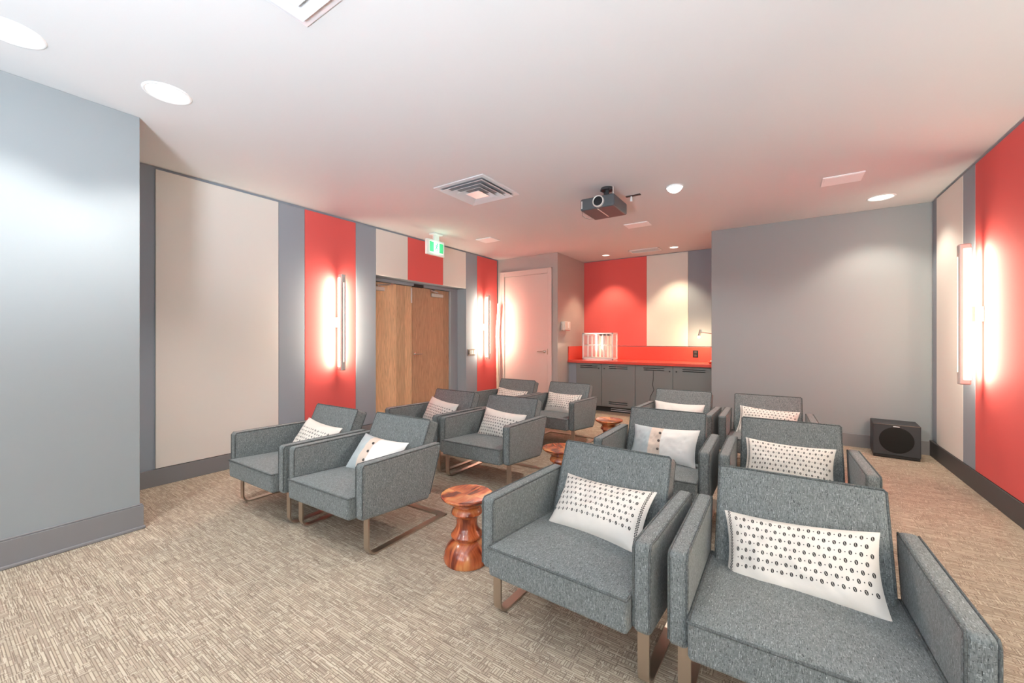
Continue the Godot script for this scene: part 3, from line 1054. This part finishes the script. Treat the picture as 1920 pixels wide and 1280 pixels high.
func ceiling_fittings() -> void:
	diffuser(Vector2(-2.527, -3.158), "square metal air diffuser between the exit sign and projector")
	diffuser(Vector2(-1.55, -0.735), "square metal air diffuser cut by the photo's top edge")
	for e in [[0.466, -4.79, 0.30, 0.25, "white flush ceiling grille near the round downlight"], [-1.552, -5.255, 0.30, 0.21, "white flush ceiling grille behind the projector"], [-3.655, -4.825, 0.28, 0.25, "white flush ceiling grille near the exit sign"]]:
		var g := thing("ceiling_grille", e[4], "ceiling grille", Vector3(e[0], CEIL, e[1]), 0.0, "white ceiling grilles")
		obj("frame", box(Vector3(0, -0.005, 0), Vector3(e[2], 0.01, e[3]), 0.003), M.grille, g)
		obj("face", box(Vector3(0, -0.0105, 0), Vector3(e[2] - 0.03, 0.003, e[3] - 0.03), 0.001), M.grille, g)
	# slatted return grille in the alcove
	var v := thing("slot_grille", "slatted metal grille in the alcove ceiling", "ceiling grille", Vector3(-1.9, CEIL, -6.86), 0.0)
	var st := st_new()
	for e in [[0.0, 0.115, 0.5, 0.02], [0.0, -0.115, 0.5, 0.02], [0.24, 0.0, 0.02, 0.25], [-0.24, 0.0, 0.02, 0.25]]:
		rbox(st, Vector3(e[0], -0.006, e[1]), Vector3(e[2], 0.012, e[3]), 0.002, 1)
	obj("frame", st, M.white, v)
	for k in 6:
		st = st_new()
		rbox(st, Vector3.ZERO, Vector3(0.46, 0.003, 0.024), 0.0, 1, Transform3D(Basis(Vector3.RIGHT, 0.5), Vector3(0, -0.007, -0.085 + 0.034 * k)))
		obj("slat", st, M.white, v)
	# lit dome
	var d := thing("dome_light", "small glowing white dome on the ceiling beyond the projector", "ceiling light", Vector3(-0.863, CEIL, -4.139))
	st = st_new()
	lathe(st, [Vector2(0.075, -0.012), Vector2(0.08, -0.008), Vector2(0.08, 0.0)], 28)
	obj("base_ring", st, M.white, d)
	st = st_new()
	lathe(st, [Vector2(0, -0.06), Vector2(0.02, -0.058), Vector2(0.045, -0.046), Vector2(0.064, -0.028), Vector2(0.073, -0.008)], 28)
	obj("dome", st, M.lamp_cool, d)
	var l := SpotLight3D.new()
	l.name = "light"
	l.position = Vector3(0, -0.075, 0)
	l.rotation.x = -PI / 2
	l.light_energy = 2.6
	l.light_size = 0.05
	l.light_color = c8(255, 248, 238)
	l.spot_angle = 78.0
	l.spot_angle_attenuation = 0.5
	l.spot_range = 12.0
	l.spot_attenuation = 2.0
	l.shadow_enabled = true
	d.add_child(l)
	# exit sign, parallel to the striped wall
	var s := thing("exit_sign", "white exit sign with green running figure panel hanging from the ceiling", "exit sign", Vector3(-4.06, 0, -4.12), PI / 2)
	obj("canopy", box(Vector3(0.02, CEIL - 0.012, 0), Vector3(0.17, 0.024, 0.11), 0.006), M.white, s)
	obj("stem", box(Vector3(0.02, CEIL - 0.06, 0), Vector3(0.10, 0.10, 0.03), 0.004), M.white, s)
	obj("housing", box(Vector3(0, 2.535, 0), Vector3(0.345, 0.215, 0.045), 0.010), M.white, s)
	obj("white_face", box(Vector3(0.008, 2.535, 0.0235), Vector3(0.275, 0.16, 0.003)), M.sign_white, s)
	for x in [-0.088, 0.100]:
		obj("green_field", box(Vector3(x, 2.54, 0.0258), Vector3(0.075, 0.135, 0.003)), M.sign_green, s)
	var man := st_new()
	var z := 0.0272
	lathe(man, [Vector2(0, 0.001), Vector2(0.0115, 0.001), Vector2(0.0115, -0.001)], 14, Transform3D(Basis(Vector3.RIGHT, PI / 2), Vector3(0.022, 2.59, z)))
	for b in [[Vector3(0.017, 2.576, z), Vector3(0.004, 2.54, z), 0.016], [Vector3(0.004, 2.542, z), Vector3(0.022, 2.52, z), 0.011], [Vector3(0.022, 2.52, z), Vector3(0.014, 2.492, z), 0.009], [Vector3(0.003, 2.542, z), Vector3(-0.008, 2.516, z), 0.011], [Vector3(-0.008, 2.516, z), Vector3(-0.03, 2.508, z), 0.009], [Vector3(0.016, 2.572, z), Vector3(0.034, 2.556, z), 0.008], [Vector3(0.012, 2.572, z), Vector3(-0.012, 2.562, z), 0.008], [Vector3(-0.012, 2.562, z), Vector3(-0.02, 2.545, z), 0.007]]:
		bar(man, [b[0], b[1]], (b[1] - b[0]).normalized().cross(Vector3.BACK), b[2], 0.002)
	obj("running_figure", man, M.sign_green, s)
	var sl := OmniLight3D.new()
	sl.name = "light"
	sl.position = Vector3(0, 2.535, 0.09)
	sl.light_color = c8(190, 255, 225)
	sl.light_energy = 0.02
	sl.light_size = 0.08
	sl.omni_range = 8.0
	sl.omni_attenuation = 2.0
	sl.shadow_enabled = true
	s.add_child(sl)

func projector() -> void:
	var p := thing("projector", "dark grey projector with chrome lens ring hanging from the ceiling", "projector", Vector3(-1.478, 0, -3.87))
	var st := st_new()
	rbox(st, Vector3(0, 2.577, 0), Vector3(0.345, 0.116, 0.38), 0.016, 3)
	obj("case", st, M.projector, p)
	obj("front_grille", box(Vector3(-0.155, 2.575, 0.1885), Vector3(0.012, 0.075, 0.006), 0.002), M.alu, p)
	obj("base_seam", box(Vector3(0.0, 2.5185, 0.02), Vector3(0.012, 0.003, 0.30), 0.001), M.alu, p)
	st = st_new()
	var x := Transform3D(Basis(Vector3.RIGHT, PI / 2), Vector3(0.018, 2.581, 0.19))
	lathe(st, [Vector2(0.044, 0.016), Vector2(0.048, 0.022), Vector2(0.054, 0.021), Vector2(0.057, 0.015), Vector2(0.057, -0.012)], 36, x)
	obj("lens_ring", st, M.alu, p)
	st = st_new()
	lathe(st, [Vector2(0, 0.012), Vector2(0.025, 0.011), Vector2(0.046, 0.008)], 36, x)
	obj("lens", st, M.lens, p)
	st = st_new()
	cyl(st, Vector3(0.055, 2.715, 0.06), Vector3(0.055, CEIL, 0.06), 0.06, 28)
	cyl(st, Vector3(0.055, 2.63, 0.06), Vector3(0.055, 2.72, 0.06), 0.02, 18)
	rbox(st, Vector3(0.055, 2.645, 0.06), Vector3(0.14, 0.014, 0.14), 0.004, 1)
	for k in 4:
		cyl(st, Vector3(0.055 + (0.045 if k % 2 else -0.045), 2.70, 0.06 + (0.045 if k < 2 else -0.045)), Vector3(0.055 + (0.045 if k % 2 else -0.045), 2.72, 0.06 + (0.045 if k < 2 else -0.045)), 0.007, 8)
	obj("ceiling_mount", st, M.dark, p)
	st = st_new()
	rbox(st, Vector3(0.135, 2.68, 0.11), Vector3(0.008, 0.09, 0.012), 0.002, 1)
	obj("mount_arm", st, M.alu, p)
	st = st_new()
	tube(st, [Vector3(-0.17, 2.58, -0.06), Vector3(-0.22, 2.60, -0.04), Vector3(-0.25, 2.585, -0.03), Vector3(-0.245, 2.54, -0.03), Vector3(-0.22, 2.515, -0.04), Vector3(-0.18, 2.505, -0.06), Vector3(-0.155, 2.515, -0.1)], 0.004, 6)
	obj("cable", st, M.cable, p)
	var k := thing("ceiling_bracket", "small dark bracket on the ceiling beside the projector", "bracket", Vector3(-1.27, CEIL, -4.15))
	obj("plate", box(Vector3(0, -0.004, 0), Vector3(0.15, 0.008, 0.035), 0.002), M.black, k)
	st = st_new()
	cyl(st, Vector3(-0.02, -0.008, 0), Vector3(-0.02, -0.045, 0), 0.008, 12, 0.012)
	cyl(st, Vector3(-0.02, -0.06, 0), Vector3(-0.02, -0.045, 0), 0.012, 12)
	obj("nozzle", st, M.white, k)

# ------------------------------------------------------------------ on and around the bar
func bar_things() -> void:
	var t := thing("display_case", "chrome framed clear case of glowing upright tubes on the red worktop", "display case", Vector3(-2.745, 0.8752, -6.98))
	var hx := 0.29
	var hz := 0.125
	var h := 0.485
	var b := 0.012
	var st := st_new()
	for x in [-1.0, 1.0]:
		for z in [-1.0, 1.0]:
			rbox(st, Vector3(x * (hx - b), h * 0.5, z * (hz - b)), Vector3(2 * b, h, 2 * b), 0.003, 1)
	for y in [b, h - b]:
		for z in [-1.0, 1.0]:
			rbox(st, Vector3(0, y, z * (hz - b)), Vector3(2 * hx, 2 * b, 2 * b), 0.003, 1)
		for x in [-1.0, 1.0]:
			rbox(st, Vector3(x * (hx - b), y, 0), Vector3(2 * b, 2 * b, 2 * hz), 0.003, 1)
	obj("frame", st, M.case_frame, t)
	for z in [-1.0, 1.0]:
		obj("pane", box(Vector3(0, h * 0.5, z * (hz - b)), Vector3(2 * hx - 4 * b, h - 4 * b, 0.004)), M.glass, t)
	for x in [-1.0, 1.0]:
		obj("pane", box(Vector3(x * (hx - b), h * 0.5, 0), Vector3(0.004, h - 4 * b, 2 * hz - 4 * b)), M.glass, t)
	obj("tray", box(Vector3(0, 0.034, 0), Vector3(2 * hx - 4 * b, 0.02, 2 * hz - 4 * b), 0.003), M.alu, t)
	obj("shelf_rail", box(Vector3(0, 0.265, 0.06), Vector3(2 * hx - 4 * b, 0.014, 0.02), 0.003), M.chrome, t)
	obj("lid", box(Vector3(0, h - 0.034, 0), Vector3(2 * hx - 4 * b, 0.02, 2 * hz - 4 * b), 0.003), M.alu, t)
	var xs := [-0.155, -0.075, 0.0, 0.075, 0.15, 0.205]
	for k in 6:
		st = st_new()
		cyl(st, Vector3(xs[k], 0.046, -0.01), Vector3(xs[k], 0.43, -0.01), 0.018, 16)
		obj("tube", st, M.warm_tube if k in [1, 2, 4, 5] else M.white, t)
	for k in 3:
		st = st_new()
		cyl(st, Vector3(0.06 + 0.07 * k, 0.455, 0.06), Vector3(0.06 + 0.07 * k, 0.455, 0.112), 0.024, 18)
		obj("knob", st, M.dark, t)
	var l := OmniLight3D.new()
	l.name = "light"
	l.position = Vector3(0.0, 0.24, -0.01)
	l.light_color = c8(255, 224, 190)
	l.light_energy = 0.04
	l.light_size = 0.012
	l.omni_range = 8.0
	l.omni_attenuation = 2.0
	l.shadow_enabled = true
	t.add_child(l)
	# small lamp on a swing arm
	var lamp := thing("swing_arm_lamp", "small lit spot lamp on a thin arm above the red worktop", "lamp", Vector3(-1.09, 0, -7.0))
	st = st_new()
	cyl(st, Vector3(0.0, 1.30, 0), Vector3(0.018, 1.40, -0.01), 0.02, 20, 0.016)
	obj("shade", st, M.chrome, lamp)
	st = st_new()
	tube(st, [Vector3(0.02, 1.365, -0.005), Vector3(0.12, 1.345, 0.0), Vector3(0.288, 1.318, 0.01)], 0.005, 8)
	rbox(st, Vector3(0.03, 1.375, -0.02), Vector3(0.022, 0.05, 0.03), 0.003, 1)
	cyl(st, Vector3(0.27, 1.318, 0.01), Vector3(0.29, 1.318, 0.01), 0.03, 18)
	obj("arm", st, M.chrome, lamp)
	st = st_new()
	lathe(st, [Vector2(0, 0.022), Vector2(0.014, 0.018), Vector2(0.021, 0.004), Vector2(0.021, -0.006), Vector2(0.013, -0.019), Vector2(0, -0.023)], 20, Transform3D(Basis(), Vector3(-0.003, 1.283, 0)))
	obj("bulb", st, M.bulb, lamp)
	var o := OmniLight3D.new()
	o.name = "light"
	o.position = Vector3(-0.003, 1.283, 0)
	o.light_color = c8(255, 220, 170)
	o.light_energy = 0.28
	o.light_size = 0.02
	o.omni_range = 8.0
	o.omni_attenuation = 2.0
	o.shadow_enabled = true
	lamp.add_child(o)
	# outlet on the upstand
	var ou := thing("power_outlet", "dark double power outlet on the red upstand", "power outlet", Vector3(-1.19, 1.0, ZA + 0.0365))
	obj("plate", box(Vector3(0, 0, 0.004), Vector3(0.085, 0.12, 0.008), 0.003), M.black, ou)
	for y in [-0.028, 0.028]:
		obj("socket", box(Vector3(0, y, 0.010), Vector3(0.04, 0.034, 0.006), 0.004), M.plate, ou)
	# small shell-shaped dish at the end of the worktop
	var dish := thing("small_dish", "small pale metal dish at the lamp end of the red worktop", "dish", Vector3(-0.875, 0.8752, -6.78))
	st = st_new()
	lathe(st, [Vector2(0, 0.012), Vector2(0.035, 0.014), Vector2(0.062, 0.036), Vector2(0.066, 0.037), Vector2(0.058, 0.02), Vector2(0.04, 0.004), Vector2(0.034, 0.0), Vector2(0, 0.0)], 28)
	obj("bowl", st, M.chrome, dish)
	st = st_new()
	cyl(st, Vector3(-0.02, 0.014, 0.0), Vector3(-0.012, 0.05, 0.0), 0.014, 14, 0.009)
	obj("stopper", st, M.alu, dish)
	# dispenser on the alcove's side wall
	var dp := thing("towel_dispenser", "small shiny dispenser box on the taupe alcove side wall", "dispenser", Vector3(-3.2, 1.48, -6.42))
	obj("case", box(Vector3(0.045, 0, 0), Vector3(0.09, 0.15, 0.22), 0.012, 3), M.alu, dp)
	obj("window_strip", box(Vector3(0.0915, 0.01, -0.02), Vector3(0.003, 0.10, 0.05), 0.001), M.white, dp)
	obj("lip", box(Vector3(0.05, -0.08, 0), Vector3(0.07, 0.012, 0.19), 0.003), M.chrome, dp)

# ------------------------------------------------------------------ the rest
func small_things() -> void:
	# subwoofer
	var s := thing("subwoofer", "black subwoofer box with a round grille on the carpet", "speaker", Vector3(1.015, 0, -5.915), deg_to_rad(-4.0))
	var st := st_new()
	rbox(st, Vector3(0, 0.195, 0), Vector3(0.37, 0.33, 0.32), 0.008, 2)
	obj("cabinet", st, M.sub, s)
	obj("plinth", box(Vector3(0, 0.0175, 0.0), Vector3(0.36, 0.027, 0.31), 0.004), M.black, s)
	for e in [Vector2(-0.15, 0.12), Vector2(0.15, 0.12), Vector2(-0.15, -0.12), Vector2(0.15, -0.12)]:
		st = st_new()
		cyl(st, Vector3(e.x, 0, e.y), Vector3(e.x, 0.006, e.y), 0.015, 14)
		obj("foot", st, M.black, s)
	obj("top_edge", box(Vector3(0, 0.352, 0.1605), Vector3(0.366, 0.006, 0.004), 0.001), M.plate, s)
	st = st_new()
	var x := Transform3D(Basis(Vector3.RIGHT, PI / 2), Vector3(0.0, 0.195, 0.16))
	lathe(st, [Vector2(0, 0.014), Vector2(0.08, 0.012), Vector2(0.128, 0.006), Vector2(0.136, 0.0)], 44, x)
	obj("grille", st, M.subcloth, s)
	obj("badge", box(Vector3(-0.0, 0.337, 0.1615), Vector3(0.05, 0.008, 0.003), 0.001), M.white, s)
	# driftwood branch in the corner
	st = st_new()
	var pts := []
	var rad := []
	var f := FastNoiseLite.new()
	f.seed = 21
	f.frequency = 1.4
	var path := [Vector3(-4.35, 0.0, -6.04), Vector3(-4.357, 0.35, -6.045), Vector3(-4.366, 0.75, -6.05), Vector3(-4.376, 1.05, -6.055), Vector3(-4.386, 1.25, -6.06), Vector3(-4.389, 1.38, -6.06), Vector3(-4.378, 1.55, -6.065), Vector3(-4.362, 1.72, -6.07), Vector3(-4.358, 1.9, -6.07)]
	var cv := Curve3D.new()
	for i in path.size():
		var d: Vector3 = (path[mini(i + 1, path.size() - 1)] - path[maxi(i - 1, 0)]) * 0.16
		cv.add_point(path[i], -d, d)
	var len := cv.get_baked_length()
	for k in 48:
		pts.append(cv.sample_baked(len * k / 47.0, true))
		rad.append(lerpf(0.026, 0.021, k / 47.0) * (1.0 + 0.22 * f.get_noise_1d(k * 0.4)))
	tube(st, pts, rad, 12)
	var br := thing("driftwood_pole", "pale bare branch leaning in the corner beside the taupe door", "branch")
	obj("pole", st, M.branch, br)
	for k in [[9, Vector3(1, 0.3, 0.2)], [20, Vector3(0.7, 0.5, 0.6)], [27, Vector3(1, 0.2, 0.4)], [39, Vector3(0.8, 0.4, -0.4)]]:
		st = st_new()
		var p: Vector3 = pts[k[0]]
		cyl(st, p, p + k[1].normalized() * 0.036, 0.011, 10, 0.006)
		obj("knot", st, M.branch, br)
	# switch plate
	var sw := thing("switch_plate", "four gang metal light switch plate between door and sconce", "light switch", Vector3(XL + 0.022, 1.02, -5.395), PI / 2)
	obj("plate", box(Vector3(0, 0, 0.003), Vector3(0.20, 0.115, 0.006), 0.002), M.plate, sw)
	for k in 4:
		obj("rocker", box(Vector3(-0.069 + 0.046 * k, 0, 0.0075), Vector3(0.03, 0.066, 0.006), 0.002), M.alu if k > 0 else M.black, sw)
